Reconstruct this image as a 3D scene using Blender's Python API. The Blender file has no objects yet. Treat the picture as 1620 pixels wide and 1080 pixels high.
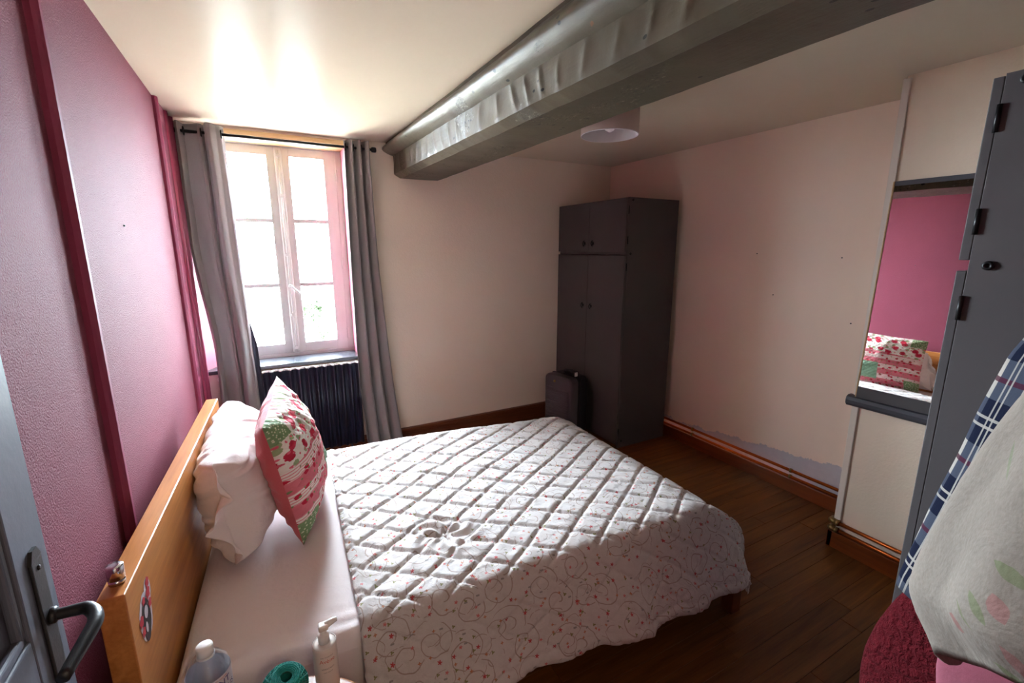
import bpy, bmesh, math, random
import numpy as np
from mathutils import Vector, Matrix, noise as mnoise
random.seed(7); np.random.seed(7)
S = bpy.context.scene
COL = S.collection
PI = math.pi

# ------------------------------------------------------------------ camera, world, light, exposure
H, D, W, WB, YB = 2.45, 3.671, 3.527, 3.142, 1.148      # ceiling, back wall, right wall, proud wall, its end
YN = -0.04                                               # wall with the doorway the camera stands in
WX0, WX1, WDEP = 0.0, 1.04, 0.25                         # window niche
YAW, PITCH, ROLL, FPX = 0.4975, -0.2027, -0.0005, 715.6
CAM = Vector((0.4255, 0.0, 1.6664))
fw = Vector((math.sin(YAW)*math.cos(PITCH), math.cos(YAW)*math.cos(PITCH), math.sin(PITCH)))
rt = Vector((math.cos(YAW), -math.sin(YAW), 0)); up = rt.cross(fw)
rt, up = rt*math.cos(ROLL)+up*math.sin(ROLL), up*math.cos(ROLL)-rt*math.sin(ROLL)
cd = bpy.data.cameras.new('camera'); cam = bpy.data.objects.new('camera', cd); COL.objects.link(cam)
m3 = Matrix((rt, up, -fw)).transposed(); cam.matrix_world = Matrix.Translation(CAM) @ m3.to_4x4()
cd.sensor_width = 36; cd.lens = 36*FPX/1620; cd.clip_start = 0.02; S.camera = cam

S.view_settings.view_transform = 'Standard'; S.view_settings.look = 'None'
S.view_settings.exposure = 1.75; S.view_settings.gamma = 1.0; S.view_settings.use_curve_mapping = False

SKY = 64.0
world = bpy.data.worlds.new('overcast_sky'); S.world = world; world.use_nodes = True
wn = world.node_tree.nodes; wn['Background'].inputs[0].default_value = (0.79, 0.91, 1.05, 1); wn['Background'].inputs[1].default_value = SKY
pl = bpy.data.lights.new('window_portal', 'AREA'); pl.shape = 'RECTANGLE'; pl.size = 0.86; pl.size_y = 1.58
pl.cycles.is_portal = True
po = bpy.data.objects.new('window_portal', pl); COL.objects.link(po)
po.location = (0.575, D+WDEP+0.06, 1.63); po.rotation_euler = (-PI/2, 0, 0)
sn = bpy.data.lights.new('sun', 'SUN'); sn.energy = 35; sn.angle = math.radians(1.0); sn.color = (1.0, 0.95, 0.86)
so_ = bpy.data.objects.new('sun', sn); COL.objects.link(so_); so_.location = (6, 8, 8)
so_.rotation_euler = Vector((-1.0, -0.20, -1.0)).to_track_quat('-Z', 'Y').to_euler()
hl = bpy.data.lights.new('hall_fill_light', 'POINT'); hl.shadow_soft_size = 0.12; hl.energy = 5.0; hl.color = (1.0, 0.74, 0.50)  # added warm fill from the unseen passage, no lamp fixture modelled
ho = bpy.data.objects.new('hall_fill_light', hl); COL.objects.link(ho); ho.location = (0.62, -0.55, 1.88)

# ------------------------------------------------------------------ helpers
def lin(r, g, b):
    f = lambda c: (c/255/12.92) if c/255 <= .04045 else ((c/255+.055)/1.055)**2.4
    return (f(r), f(g), f(b), 1)

class NT:
    """small node-tree helper"""
    def __init__(s, name):
        s.m = bpy.data.materials.new(name); s.m.use_nodes = True
        s.t = s.m.node_tree; s.n = s.t.nodes; s.b = s.n['Principled BSDF']
    def add(s, typ, **kw):
        n = s.n.new(typ)
        for k, v in kw.items():
            if k == 'ins':
                for kk, vv in v.items(): s.put(n, kk, vv)
            else: setattr(n, k, v)
        return n
    def put(s, n, key, v):
        if hasattr(v, 'is_output'): s.t.links.new(v, n.inputs[key])
        elif hasattr(v, 'outputs'): s.t.links.new(v.outputs[0], n.inputs[key])
        else: n.inputs[key].default_value = v
    def coord(s, kind='Object', scale=None, loc=None, rot=None):
        c = s.add('ShaderNodeTexCoord').outputs[kind]
        if scale is None and loc is None and rot is None: return c
        mp = s.add('ShaderNodeMapping'); s.put(mp, 'Vector', c)
        if scale is not None: mp.inputs['Scale'].default_value = scale if hasattr(scale, '__len__') else (scale,)*3
        if loc is not None: mp.inputs['Location'].default_value = loc
        if rot is not None: mp.inputs['Rotation'].default_value = rot
        return mp.outputs[0]
    def noise(s, vec, scale, detail=3, rough=.55, dist=0):
        n = s.add('ShaderNodeTexNoise', ins={'Vector': vec, 'Scale': scale, 'Detail': detail, 'Roughness': rough, 'Distortion': dist})
        return n.outputs[0]
    def math(s, op, a, b=None, c=None, clamp=False):
        n = s.add('ShaderNodeMath', operation=op, use_clamp=clamp); s.put(n, 0, a)
        if b is not None: s.put(n, 1, b)
        if c is not None: s.put(n, 2, c)
        return n.outputs[0]
    def ramp(s, fac, stops, interp='LINEAR'):
        n = s.add('ShaderNodeValToRGB'); s.put(n, 0, fac); e = n.color_ramp.elements; n.color_ramp.interpolation = interp
        while len(e) < len(stops): e.new(.5)
        for q, (pos, c) in zip(e, stops):
            q.position = pos; q.color = c if hasattr(c, '__len__') else (c, c, c, 1)
        return n.outputs[0]
    def mix(s, fac, a, b, blend='MIX'):
        n = s.add('ShaderNodeMix', data_type='RGBA', blend_type=blend)
        s.put(n, 'Factor', fac)
        for k, v in ((6, a), (7, b)):
            if hasattr(v, 'is_output'): s.t.links.new(v, n.inputs[k])
            else: n.inputs[k].default_value = v
        return n.outputs[2]
    def sep(s, vec):
        return s.add('ShaderNodeSeparateXYZ', ins={0: vec}).outputs
    def bump(s, h, strength=.3, dist=.01):
        n = s.add('ShaderNodeBump', ins={'Height': h, 'Strength': strength, 'Distance': dist}); return n.outputs[0]
    def fin(s, color=None, rough=None, normal=None, spec=None, metal=None, **kw):
        if color is not None: s.put(s.b, 'Base Color', color)
        if rough is not None: s.put(s.b, 'Roughness', rough)
        if normal is not None: s.put(s.b, 'Normal', normal)
        if spec is not None: s.put(s.b, 'Specular IOR Level', spec)
        if metal is not None: s.put(s.b, 'Metallic', metal)
        for k, v in kw.items(): s.put(s.b, k.replace('_', ' '), v)
        return s.m

def paint(name, rgb, rough=.5, var=.06, vscale=3, bscale=60, bstr=.15, bdist=.004, spec=.5, metal=0, rvar=0):
    n = NT(name); c = n.coord()
    base = lin(*rgb); dark = tuple(x*(1-var*2) for x in base[:3])+(1,)
    col = n.mix(n.noise(c, vscale, 4), dark, base)
    r = rough if not rvar else n.math('ADD', n.math('MULTIPLY', n.noise(c, 12, 3), rvar), rough-rvar/2)
    return n.fin(col, r, n.bump(n.noise(c, bscale, 4), bstr, bdist) if bstr else None, spec, metal)

def wood(name, dark, light, axis=0, rough=.35, scale=1.0, perobj=.0, gloss=.5, bstr=.1):
    n = NT(name); sc = [18*scale]*3; sc[axis] = 1.1*scale
    c = n.coord('Object', tuple(sc))
    if perobj:
        oi = n.add('ShaderNodeObjectInfo').outputs['Random']
        off = n.add('ShaderNodeCombineXYZ', ins={0: n.math('MULTIPLY', oi, 37.0), 1: n.math('MULTIPLY', oi, 91.0), 2: 0.0})
        va = n.add('ShaderNodeVectorMath', operation='ADD', ins={0: c, 1: off}); c = va.outputs[0]
    g = n.noise(c, 1.0, 6, .65, .6); g2 = n.noise(c, 5.0, 3, .6)
    f = n.math('ADD', n.math('MULTIPLY', g, .75), n.math('MULTIPLY', g2, .25))
    col = n.ramp(f, [(.30, lin(*dark)), (.68, lin(*light))])
    if perobj:
        hs = n.add('ShaderNodeHueSaturation', ins={'Color': col, 'Value': n.math('ADD', n.math('MULTIPLY', oi, perobj*2), 1-perobj), 'Saturation': 1.0, 'Hue': .5, 'Fac': 1.0})
        col = hs.outputs[0]
    return n.fin(col, rough, n.bump(f, bstr, .002), gloss)

def fabric(name, rgb, rough=.9, weave=900, bstr=.25, var=.08, wr=9, wrs=.35, transl=0, sheen=.2):
    n = NT(name); c = n.coord()
    base = lin(*rgb); dark = tuple(x*(1-2*var) for x in base[:3])+(1,)
    col = n.mix(n.noise(c, 120, 3), dark, base)
    h = n.math('ADD', n.math('MULTIPLY', n.noise(c, wr, 5, .6, .4), wrs), n.math('MULTIPLY', n.noise(c, weave, 1), .02))
    n.fin(col, rough, n.bump(h, bstr, .03), .2, Sheen_Weight=sheen)
    if transl:
        tr = n.add('ShaderNodeBsdfTranslucent', ins={'Color': col})
        mx = n.add('ShaderNodeMixShader', ins={0: transl, 1: n.b.outputs[0], 2: tr.outputs[0]})
        n.t.links.new(mx.outputs[0], n.n['Material Output'].inputs[0])
    return n.m

class MB:
    """collects shapes for ONE mesh"""
    def __init__(s): s.v, s.f, s.sm, s.uv = [], [], [], []
    def raw(s, v, f, smooth=False):
        o = len(s.v); s.v += [tuple(x) for x in v]; s.f += [tuple(i+o for i in q) for q in f]; s.sm += [smooth]*len(f); return s
    def box(s, x0, y0, z0, x1, y1, z1, bev=0.0, seg=2):
        bm = bmesh.new(); bmesh.ops.create_cube(bm, size=1)
        for v in bm.verts: v.co = Vector(((x0+x1)/2+v.co.x*(x1-x0), (y0+y1)/2+v.co.y*(y1-y0), (z0+z1)/2+v.co.z*(z1-z0)))
        if bev: bmesh.ops.bevel(bm, geom=bm.edges[:], offset=bev, segments=seg, profile=.5, affect='EDGES')
        return s.bm(bm)
    def bm(s, bm, smooth=False):
        bm.verts.index_update()
        s.raw([v.co for v in bm.verts], [[v.index for v in f.verts] for f in bm.faces], smooth); bm.free(); return s
    def tube(s, pts, r, n=12, cap=True, closed=False):
        pts = [Vector(p) for p in pts]; k = len(pts); rr = r if hasattr(r, '__len__') else [r]*k
        V, F = [], []; prev = None
        for i, p in enumerate(pts):
            if closed: t = pts[(i+1) % k]-pts[i-1]
            else: t = pts[min(i+1, k-1)]-pts[max(i-1, 0)]
            t.normalize()
            if prev is None: a = t.orthogonal().normalized()
            else: a = (prev-t*prev.dot(t)).normalized()
            prev = a; b = t.cross(a)
            for j in range(n):
                an = 2*PI*j/n; V.append(p+(a*math.cos(an)+b*math.sin(an))*rr[i])
        for i in range(k if closed else k-1):
            i2 = (i+1) % k
            for j in range(n): F.append((i*n+j, i*n+(j+1) % n, i2*n+(j+1) % n, i2*n+j))
        if cap and not closed: F += [tuple(range(n-1, -1, -1)), tuple((k-1)*n+j for j in range(n))]
        return s.raw(V, F, True)
    def lathe(s, prof, c=(0, 0, 0), n=32, axis='z', cap=True):
        V, F = [], []
        for r, z in prof:
            for j in range(n):
                a = 2*PI*j/n; q = (r*math.cos(a), r*math.sin(a), z)
                if axis == 'x': q = (z, q[0], q[1])
                elif axis == 'y': q = (q[1], z, q[0])
                V.append((q[0]+c[0], q[1]+c[1], q[2]+c[2]))
        for i in range(len(prof)-1):
            for j in range(n): F.append((i*n+j, i*n+(j+1) % n, (i+1)*n+(j+1) % n, (i+1)*n+j))
        if cap: F += [tuple(range(n-1, -1, -1)), tuple((len(prof)-1)*n+j for j in range(n))]
        return s.raw(V, F, True)
    def prism(s, poly, axis, a, b):
        """polygon (2-D) extruded along axis from a to b"""
        n = len(poly)
        def P(q, h):
            return {'x': (h, q[0], q[1]), 'y': (q[0], h, q[1]), 'z': (q[0], q[1], h)}[axis]
        V = [P(q, a) for q in poly]+[P(q, b) for q in poly]
        F = [tuple(range(n-1, -1, -1)), tuple(range(n, 2*n))]+[(i, (i+1) % n, (i+1) % n+n, i+n) for i in range(n)]
        return s.raw(V, F)
    def grid(s, V, nu, nv, smooth=True, closed_u=False):
        F = []
        for i in range(nv-1):
            for j in range(nu if closed_u else nu-1):
                j2 = (j+1) % nu; F.append((i*nu+j, i*nu+j2, (i+1)*nu+j2, (i+1)*nu+j))
        return s.raw(V, F, smooth)
    def mesh(s, name):
        me = bpy.data.meshes.new(name); me.from_pydata(s.v, [], s.f); me.update()
        me.polygons.foreach_set('use_smooth', s.sm)
        bm = bmesh.new(); bm.from_mesh(me); bmesh.ops.recalc_face_normals(bm, faces=bm.faces[:]); bm.to_mesh(me); bm.free()
        return me
    def build(s, name, mat, parent=None, uv=None, solid=None, **props):
        me = s.mesh(name)
        if uv is not None:
            l = me.uv_layers.new(name='UVMap')
            for lp in me.loops: l.data[lp.index].uv = uv[lp.vertex_index]
        return link(name, me, mat, parent, solid, **props)

def link(name, me, mat, parent=None, solid=None, **props):
    o = bpy.data.objects.new(name, me); COL.objects.link(o)
    if mat is not None: me.materials.clear(); me.materials.append(mat)
    if parent is not None: o.parent = parent
    for k, v in props.items(): o[k] = v
    if solid:
        md = o.modifiers.new('thickness', 'SOLIDIFY'); md.thickness = solid; md.offset = 0
    return o

def thing(name, label, cat, loc=(0, 0, 0), rz=0, group=None, **props):
    o = bpy.data.objects.new(name, None); COL.objects.link(o); o.empty_display_size = .1
    o.location = loc; o.rotation_euler = (0, 0, rz)
    if label: o['label'] = label
    if cat: o['category'] = cat
    if group: o['group'] = group
    for k, v in props.items(): o[k] = v
    return o
def tag(o, label, cat, group=None):
    o['label'] = label; o['category'] = cat
    if group: o['group'] = group
    return o
def struct(name, mb, mat, label=None):
    o = mb.build(name, mat); o['kind'] = 'structure'
    if label: o['label'] = label
    return o
def copies(src, parent, spots):
    for loc in spots:
        c = src.copy(); COL.objects.link(c); c.parent = parent; c.location = loc
def sstep(a, b, x):
    t = np.clip((x-a)/(b-a), 0, 1); return t*t*(3-2*t)
def text_mesh(txt, size, extrude=.0):
    cu = bpy.data.curves.new('lettering', 'FONT'); cu.body = txt; cu.size = size; cu.extrude = extrude; cu.align_x = 'CENTER'; cu.align_y = 'CENTER'
    cu.resolution_u = 3
    o = bpy.data.objects.new('lettering', cu); COL.objects.link(o)
    dg = bpy.context.evaluated_depsgraph_get(); me = bpy.data.meshes.new_from_object(o.evaluated_get(dg))
    v = [tuple(x.co) for x in me.vertices]; f = [tuple(p.vertices) for p in me.polygons]
    bpy.data.objects.remove(o); bpy.data.curves.remove(cu); bpy.data.meshes.remove(me)
    return v, f

# ------------------------------------------------------------------ materials
def m_ceiling():
    n = NT('ceiling_gloss_paint'); c = n.coord()
    col = n.mix(n.noise(c, 1.3, 4), lin(212, 198, 178), lin(224, 210, 190))
    h = n.math('ADD', n.noise(c, 3.0, 3), n.math('MULTIPLY', n.noise(c, 160, 2), .03))
    return n.fin(col, .26, n.bump(h, .2, .02), .006)
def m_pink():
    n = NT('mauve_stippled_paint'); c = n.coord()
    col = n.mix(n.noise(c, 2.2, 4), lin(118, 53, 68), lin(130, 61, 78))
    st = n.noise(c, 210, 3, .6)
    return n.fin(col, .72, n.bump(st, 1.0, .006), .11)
def m_pinkgloss(): return paint('mauve_gloss_trim', (138, 60, 84), .6, .05, bstr=.08, spec=.06)
def m_wall(name='cream_roughcast_paint', rgb=(242, 226, 210)):
    n = NT(name); c = n.coord()
    col = n.mix(n.noise(c, 1.6, 5), lin(*[x*.95 for x in rgb]), lin(*rgb))
    h = n.math('ADD', n.noise(c, 90, 4, .6), n.math('MULTIPLY', n.noise(c, 25, 2), .6))
    return n.fin(col, .75, n.bump(h, .28, .006), .3)
def m_rightwall():
    n = NT('cream_paint_peeling_low'); c = n.coord(); x, y, z = n.sep(c)
    col = n.mix(n.noise(c, 1.6, 5), lin(236, 214, 196), lin(244, 223, 204))
    # bare grey plaster along the skirting, its ragged upper rim falling away from the alcove corner
    lvl = n.math('MULTIPLY_ADD', y, -.095, .425)
    zz = n.math('ADD', z, n.math('MULTIPLY_ADD', n.noise(c, 7, 6, .7), .16, -.08))
    mask = n.math('LESS_THAN', zz, lvl)
    col = n.mix(mask, col, n.mix(n.noise(c, 20, 3), lin(184, 178, 184), lin(202, 196, 200)))
    h = n.math('SUBTRACT', n.math('MULTIPLY', n.noise(c, 110, 3), .4), n.math('MULTIPLY', mask, .5))
    return n.fin(col, .7, n.bump(h, .22, .005), .3)
def m_beam():
    n = NT('beam_grey_flaking_gloss_paint'); c = n.coord(); x, y, z = n.sep(c)
    big = n.noise(c, 2.4, 5, .6)
    col = n.ramp(big, [(.3, lin(72, 65, 54)), (.7, lin(98, 89, 72))])
    # unpainted, split upper edge against the ceiling
    gr = n.noise(n.coord('Object', (30, 2.2, 30)), 1, 5, .65)
    edge = n.math('GREATER_THAN', n.math('ADD', z, n.math('MULTIPLY', n.math('SUBTRACT', gr, .5), .05)), 2.428)
    col = n.mix(n.math('MULTIPLY', edge, .85), col, n.mix(gr, lin(28, 20, 14), lin(92, 78, 60)))
    # worm and nail holes
    v = n.add('ShaderNodeTexVoronoi', ins={'Vector': n.coord('Object', (1, .6, 1)), 'Scale': 15.0, 'Randomness': 1.0})
    hole = n.math('MULTIPLY', n.math('LESS_THAN', v.outputs['Distance'], .10), n.math('GREATER_THAN', n.sep(v.outputs['Color'])[0], .45))
    # flaking zones: crazed paint with pale specks and dark pits
    zone = n.math('GREATER_THAN', n.noise(n.coord('Object', (1, .8, 1), (3, 1, 2)), 3.6, 3, .5), .60)
    crz = n.noise(n.coord('Object', (1, .6, 1)), 60, 6, .75)
    spec = n.math('MULTIPLY', zone, n.math('GREATER_THAN', crz, .60)); pit = n.math('MULTIPLY', zone, n.math('LESS_THAN', crz, .40))
    col = n.mix(n.math('MULTIPLY', spec, .8), col, lin(150, 144, 130)); col = n.mix(n.math('MAXIMUM', hole, pit), col, lin(24, 19, 15))
    rust = n.math('GREATER_THAN', n.noise(n.coord('Object', (1, 1, .4), (7, 2, 5)), 12, 2), .76)
    col = n.mix(n.math('MULTIPLY', rust, .6), col, lin(132, 78, 46))
    h = n.math('ADD', n.math('MULTIPLY', gr, .35), n.math('MULTIPLY', n.noise(c, 34, 4, .6), .25))
    h = n.math('ADD', h, n.math('MULTIPLY', zone, n.math('MULTIPLY', crz, 1.1)))
    h = n.math('SUBTRACT', h, n.math('MULTIPLY', n.math('MAXIMUM', hole, pit), .8))
    return n.fin(col, n.math('MULTIPLY_ADD', edge, .4, .40), n.bump(h, .55, .009), .26)
def m_glass():
    n = NT('window_glass'); n.n.remove(n.b)
    t = n.add('ShaderNodeBsdfTransparent', ins={'Color': (.97, .98, .97, 1)}); g = n.add('ShaderNodeBsdfGlossy', ins={'Roughness': .02})
    lw = n.add('ShaderNodeFresnel', ins={'IOR': 1.45})
    mx = n.add('ShaderNodeMixShader', ins={0: n.math('MULTIPLY', lw.outputs[0], .6), 1: t.outputs[0], 2: g.outputs[0]})
    n.t.links.new(mx.outputs[0], n.n['Material Output'].inputs[0]); return n.m
def m_clear():
    n = NT('clear_plastic'); n.n.remove(n.b)
    t = n.add('ShaderNodeBsdfTransparent', ins={'Color': (.90, .93, .95, 1)}); g = n.add('ShaderNodeBsdfGlossy', ins={'Roughness': .06})
    lw = n.add('ShaderNodeLayerWeight', ins={'Blend': .35})
    mx = n.add('ShaderNodeMixShader', ins={0: n.math('MULTIPLY_ADD', lw.outputs['Facing'], .5, .04), 1: t.outputs[0], 2: g.outputs[0]})
    n.t.links.new(mx.outputs[0], n.n['Material Output'].inputs[0]); return n.m
def m_mirror():
    n = NT('mirror_silver'); return n.fin((.86, .86, .86, 1), .015, None, .5, 1.0)

def m_quilt():
    n = NT('quilt_printed_cotton'); uv = n.coord('UV')
    wob = n.noise(uv, 9, 2); 
    # scrolling vines: a spiral around every cell centre
    def cell(scale, rnd, off):
        mp = n.add('ShaderNodeMapping', ins={'Vector': uv}); mp.inputs['Location'].default_value = off
        v = n.add('ShaderNodeTexVoronoi', voronoi_dimensions='2D', ins={'Vector': mp.outputs[0], 'Scale': scale, 'Randomness': rnd})
        d = n.add('ShaderNodeVectorMath', operation='SUBTRACT', ins={0: mp.outputs[0], 1: v.outputs['Position']})
        x, y, z = n.sep(d.outputs[0]); return v, x, y
    v, x, y = cell(7.2, .8, (0, 0, 0))
    r = n.math('SQRT', n.math('ADD', n.math('MULTIPLY', x, x), n.math('MULTIPLY', y, y)))
    r = n.math('ADD', r, n.math('MULTIPLY_ADD', wob, .045, -.0225))
    ang = n.math('DIVIDE', n.math('ARCTAN2', y, x), 2*PI)
    sp = n.math('FRACT', n.math('SUBTRACT', n.math('DIVIDE', r, .040), ang))
    line = n.math('LESS_THAN', n.math('ABSOLUTE', n.math('SUBTRACT', sp, .5)), .045)
    line = n.math('MULTIPLY', line, n.math('LESS_THAN', r, .074))
    line = n.math('MULTIPLY', line, n.math('GREATER_THAN', r, .012))
    v2, x2, y2 = cell(11, 1, (.37, .11, 0))
    r2 = n.math('SQRT', n.math('ADD', n.math('MULTIPLY', x2, x2), n.math('MULTIPLY', y2, y2)))
    ring = n.math('LESS_THAN', n.math('ABSOLUTE', n.math('SUBTRACT', n.math('ADD', r2, n.math('MULTIPLY_ADD', wob, .05, -.025)), .034)), .0012)
    ring = n.math('MULTIPLY', ring, n.math('GREATER_THAN', n.noise(uv, 14, 2), .50))
    vines = n.math('MAXIMUM', line, ring)
    col = n.mix(n.noise(uv, 60, 2), lin(186, 180, 177), lin(198, 193, 190))
    col = n.mix(n.math('MULTIPLY', vines, .6), col, lin(128, 98, 80))
    def flowers(col, scale, off, size, rgb, petals=5, keep=.0):
        v, x, y = cell(scale, 1, off)
        r = n.math('SQRT', n.math('ADD', n.math('MULTIPLY', x, x), n.math('MULTIPLY', y, y)))
        a = n.math('MULTIPLY', n.math('ARCTAN2', y, x), petals)
        lim = n.math('MULTIPLY_ADD', n.math('COSINE', a), size*.4, size)
        m = n.math('LESS_THAN', r, lim)
        if keep: m = n.math('MULTIPLY', m, n.math('GREATER_THAN', n.sep(v.outputs['Color'])[0], keep))
        return n.mix(m, col, lin(*rgb))
    col = flowers(col, 15, (.3, .7, 0), .0046, (128, 126, 84), 3, .35)
    col = flowers(col, 13, (.9, .2, 0), .0045, (140, 136, 134), 2, .5)
    col = flowers(col, 17, (.6, .45, 0), .0042, (176, 118, 86), 4, .5)
    col = flowers(col, 11, (.15, .85, 0), .0056, (172, 66, 68), 5, .35)
    col = flowers(col, 14, (.72, .12, 0), .0046, (190, 104, 102), 5, .5)
    h = n.math('ADD', n.noise(uv, 22, 5, .62, .5), n.math('MULTIPLY', n.noise(uv, 700, 1), .02))
    return n.fin(col, .85, n.bump(h, .55, .012), .25, Sheen_Weight=.15)

def m_patch():
    n = NT('patchwork_cotton'); uv = n.coord('UV'); u, v, _ = n.sep(uv)
    def vor(scale, off=(0, 0, 0)):
        mp = n.add('ShaderNodeMapping', ins={'Vector': uv}); mp.inputs['Location'].default_value = off
        t = n.add('ShaderNodeTexVoronoi', voronoi_dimensions='2D', ins={'Vector': mp.outputs[0], 'Scale': scale, 'Randomness': .8}); return t
    white = lin(226, 214, 204); pink = lin(206, 108, 118); red = lin(188, 34, 60); green = lin(120, 146, 104)
    def roses(col, sc, off, lim, rgb):
        t = vor(sc, off); d = n.math('ADD', t.outputs['Distance'], n.math('MULTIPLY_ADD', n.noise(uv, 34, 3), .3, -.15))
        return n.mix(n.math('LESS_THAN', d, lim), col, rgb)
    wf = roses(white, 9, (.5, .2, 0), .20, lin(150, 160, 118)); wf = roses(wf, 7, (.1, .4, 0), .26, red); wf = roses(wf, 16, (.7, .1, 0), .16, lin(214, 96, 112))
    stripe = n.math('GREATER_THAN', n.math('FRACT', n.math('MULTIPLY_ADD', v, 5.2, .35)), .48)
    thin = n.math('GREATER_THAN', n.math('FRACT', n.math('MULTIPLY', v, 46)), .62)
    band = n.mix(stripe, n.mix(thin, white, lin(214, 140, 146)), pink)
    band = roses(band, 11, (.3, .3, 0), .19, red); band = roses(band, 15, (.9, .6, 0), .12, lin(122, 134, 92))
    lower = n.math('LESS_THAN', n.math('ADD', v, n.math('MULTIPLY', u, -.10)), .60)
    col = n.mix(lower, wf, band)
    # plain green square and small pink check further along the lower half
    def box(a, b, c, d):
        m = n.math('MULTIPLY', n.math('GREATER_THAN', u, a), n.math('LESS_THAN', u, b))
        return n.math('MULTIPLY', m, n.math('MULTIPLY', n.math('GREATER_THAN', v, c), n.math('LESS_THAN', v, d)))
    dots = n.math('LESS_THAN', vor(38).outputs['Distance'], .22)
    gsp = n.mix(dots, green, lin(206, 208, 176))
    col = n.mix(box(.50, .80, .10, .42), col, lin(128, 158, 130))
    col = n.mix(box(.80, 1.01, -.01, .45), col, n.mix(thin, lin(226, 170, 178), pink))
    for cu, cv in ((0.0, 1.0), (0.0, 0.0)):
        d = n.math('MAXIMUM', n.math('ABSOLUTE', n.math('SUBTRACT', u, cu)), n.math('ABSOLUTE', n.math('SUBTRACT', v, cv)))
        col = n.mix(n.math('LESS_THAN', d, .17), col, gsp)
    q1 = n.math('ABSOLUTE', n.math('SINE', n.math('MULTIPLY', n.math('ADD', u, v), 46))); q2 = n.math('ABSOLUTE', n.math('SINE', n.math('MULTIPLY', n.math('SUBTRACT', u, v), 46)))
    h = n.math('ADD', n.math('MULTIPLY', n.math('POWER', n.math('MULTIPLY', q1, q2), .5), .5), n.math('MULTIPLY', n.noise(uv, 12, 4, .6, .6), .7))
    return n.fin(col, .85, n.bump(h, .6, .012), .25)

def m_plaid():
    n = NT('plaid_flannel'); uv = n.coord('UV'); u, v, _ = n.sep(uv)
    navy = lin(14, 18, 36); mid = lin(54, 58, 70); white = lin(146, 140, 132); plum = lin(60, 22, 38)
    def st(c, per, off, w): return n.math('LESS_THAN', n.math('ABSOLUTE', n.math('SUBTRACT', n.math('FRACT', n.math('MULTIPLY_ADD', c, 1/per, off)), .5)), w)
    a, b = st(u, .15, 0, .27), st(v, .15, .3, .27)
    col = n.mix(a, white, mid); col = n.mix(b, col, n.mix(a, mid, navy))
    for c, o in ((u, .5), (v, .8)): col = n.mix(n.math('MULTIPLY', st(c, .15, o, .028), .9), col, plum)
    for c, o in ((u, .04), (v, .34), (u, -.06), (v, .24)): col = n.mix(n.math('MULTIPLY', st(c, .15, o, .016), .8), col, white)
    tw = n.math('SINE', n.math('MULTIPLY', n.math('ADD', u, v), 2400))
    return n.fin(col, .95, n.bump(n.math('ADD', n.noise(uv, 18, 4), n.math('MULTIPLY', tw, .02)), .3, .01), .1)

def m_jersey():
    n = NT('grey_marl_jersey_with_leaf_print'); uv = n.coord('UV'); u, v, _ = n.sep(uv)
    col = n.mix(n.noise(n.coord('UV', (1, .35, 1)), 420, 2), lin(112, 103, 94), lin(140, 131, 121))
    def leaf(col, cu, cv, ang, a, b, rgb, st=.5):
        du = n.math('SUBTRACT', u, cu); dv = n.math('SUBTRACT', v, cv); c, s = math.cos(ang), math.sin(ang)
        p = n.math('ADD', n.math('MULTIPLY', du, c), n.math('MULTIPLY', dv, s)); q = n.math('SUBTRACT', n.math('MULTIPLY', dv, c), n.math('MULTIPLY', du, s))
        p2 = n.math('POWER', n.math('ABSOLUTE', n.math('DIVIDE', p, a)), 2.0); q2 = n.math('ABSOLUTE', n.math('DIVIDE', q, b))
        m = n.math('LESS_THAN', n.math('ADD', n.math('ADD', p2, q2), n.math('MULTIPLY_ADD', n.noise(uv, 90, 3), .5, -.25)), 1.0)
        return n.mix(n.math('MULTIPLY', m, st), col, lin(*rgb))
    for cu, cv, an, a, b, rgb in JLEAVES: col = leaf(col, cu, cv, an, a, b, rgb)
    h = n.math('ADD', n.noise(uv, 16, 4, .55, .4), n.math('MULTIPLY', n.noise(uv, 900, 1), .03))
    return n.fin(col, .95, n.bump(h, .35, .015), .1)
JLEAVES = [(-.200, 1.318, .25, .022, .008, (86, 104, 56)), (-.186, 1.262, .7, .020, .006, (88, 104, 58)), (-.172, 1.243, .6, .020, .002, (92, 100, 62)), (-.204, 1.276, .9, .016, .010, (146, 88, 88)),
           (-.155, 1.222, .3, .014, .008, (134, 72, 70)), (-.13, 1.47, .4, .020, .012, (150, 100, 98)), (-.115, 1.43, .8, .030, .003, (98, 112, 80)), (-.225, 1.222, .9, .02, .009, (146, 88, 88)), (-.21, 1.20, .3, .018, .006, (88, 104, 58))]

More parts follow.
